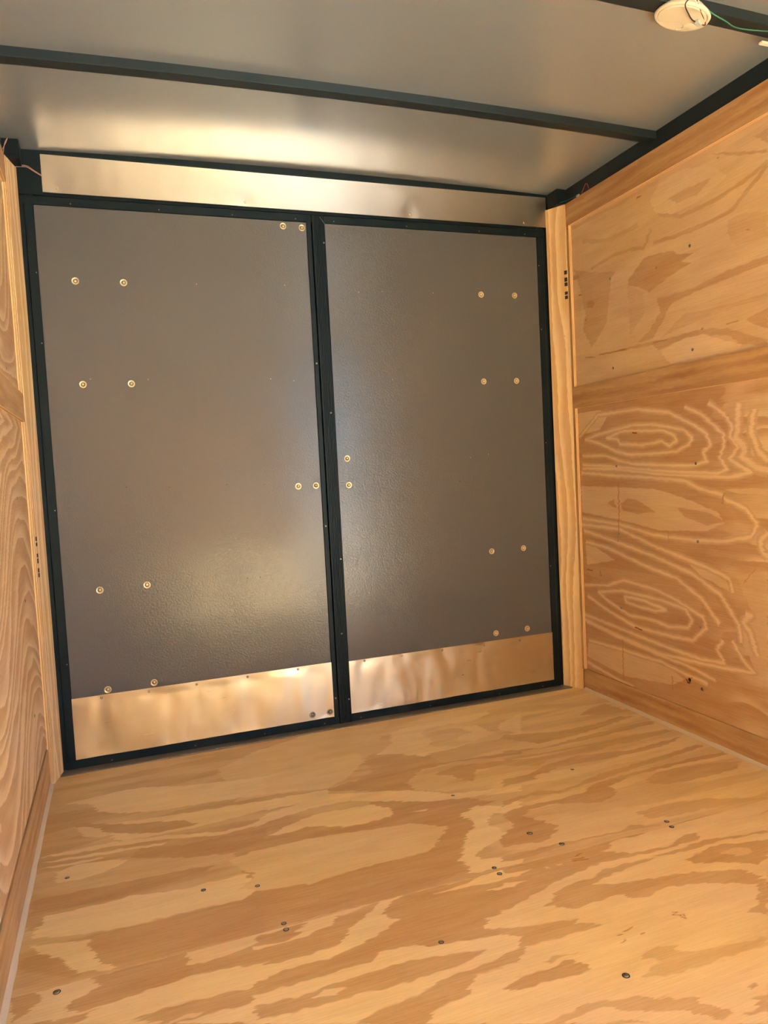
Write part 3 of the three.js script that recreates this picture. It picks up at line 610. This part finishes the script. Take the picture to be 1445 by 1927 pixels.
{
  const g = new RoundedBoxGeometry(0.05, 0.006, 0.012, 2, 0.002);
  tag(mesh('wire_connector', g, M.white), 'small white wire connector at the wall end of the beam with the lamp', 'connector').position.set(1.835, 1.94, 1.125);
}
tag(mesh('red_wire', tube([V(1.935, 1.917, 0.19), V(1.936, 1.932, 0.203), V(1.935, 1.942, 0.215), V(1.934, 1.938, 0.228), V(1.935, 1.919, 0.235)], 0.0011), M.wireRed), 'short loop of red wire sticking up behind the right wall', 'wire');
{
  const c = thing('wire_splice', 'pale wire splice lying on top of the right wall near the corner', 'connector', 1.936, 1.9195, 0.165);
  const g = new RoundedBoxGeometry(0.006, 0.006, 0.018, 2, 0.002); mesh('splice_body', g, M.connector, c);
  mesh('wire_tail', tube([V(0, 0, -0.008), V(-0.004, 0.001, -0.03), V(-0.010, 0.002, -0.065), V(-0.022, 0.001, -0.085)], 0.001), M.wireGreen, c);
}
{
  const c = thing('marker_wires', 'pair of pale pink wires across the black post at the left corner', 'wire', 0.03, 1.91, 0.006);
  for (const d of [0, 0.004]) mesh('wire', tube([V(-0.045, 0.006 + d, 0.004), V(-0.02, 0.009 + d, 0.003), V(0.002, 0.010 + d, 0.002), V(0.02, 0.0 + d * 0.8, 0.001), V(0.044, -0.014 + d * 0.6, 0.0)], 0.0009), M.wirePink, c);
}
tag(mesh('pink_wire', tube([V(-0.022, 1.917, 0.10), V(-0.014, 1.95, 0.105), V(-0.006, 1.962, 0.108), V(-0.012, 1.945, 0.112), V(-0.024, 1.92, 0.115)], 0.0009), M.wirePink), 'short loop of pale pink wire at the top left corner bracket', 'wire');

// sealant beads where the walls meet the floor
function bead(x, s, z0, label) {
  const n = 90, g = new THREE.PlaneGeometry(1, 1, 6, n), p = g.attributes.position;
  for (let i = 0; i < p.count; i++) {
    const t = p.getX(i) + 0.5, z = z0 + (0.5 - p.getY(i)) * (L - z0 - 0.02), w = 0.0095 + 0.0016 * noise(z * 14, s * 3), a = (t * Math.PI) / 2;
    const q = 1 - Math.sin(a * 2) * 0.22;
    p.setXYZ(i, x - s * w * Math.cos(a) * q, 0.0005 + w * Math.sin(a) * q, z);
  }
  g.computeVertexNormals();
  const m = mesh('sealant_bead', g, M.caulk); m.material.side = THREE.DoubleSide;
  return tag(m, label, 'sealant', 'sealant beads');
}
bead(PR - 0.0035, 1, 0.085, 'greyish sealant bead along the foot of the right plywood wall');
bead(PL + 0.0002, -1, 0.1, 'greyish sealant bead along the foot of the left plywood wall');

// countersunk floor screws, in rows over the joists
for (const [x, z, s] of [[1.136, 0.998, 1.2], [1.178, 1.076, 1.1], [0.98, 1.101, 0.9], [0.979, 1.128, 1], [1.475, 1.095, 1], [1.467, 1.122, 1], [1.021, 1.516, 1.15], [1.056, 0.719, 0.8], [0.463, 0.94, 0.9], [0.488, 1.104, 0.9], [0.488, 1.126, 1], [0.347, 0.904, 0.9], [0.058, 1.132, 1.1], [0.759, 1.294, 0.9], [0.052, 0.71, 0.8], [1.45, 0.72, 0.8], [0.487, 0.042, 0.9]]) {
  const h = mesh('screw', screwHead, M.darkZinc, floor); h.position.set(x, z < 0.05 ? 0.0036 : 0.0002, z); h.scale.setScalar(s);
  if (z > 0.05) { const k = mesh('countersink', sunkHole, M.hole, h); k.scale.setScalar(1); }
}

renderer.render(scene, camera);
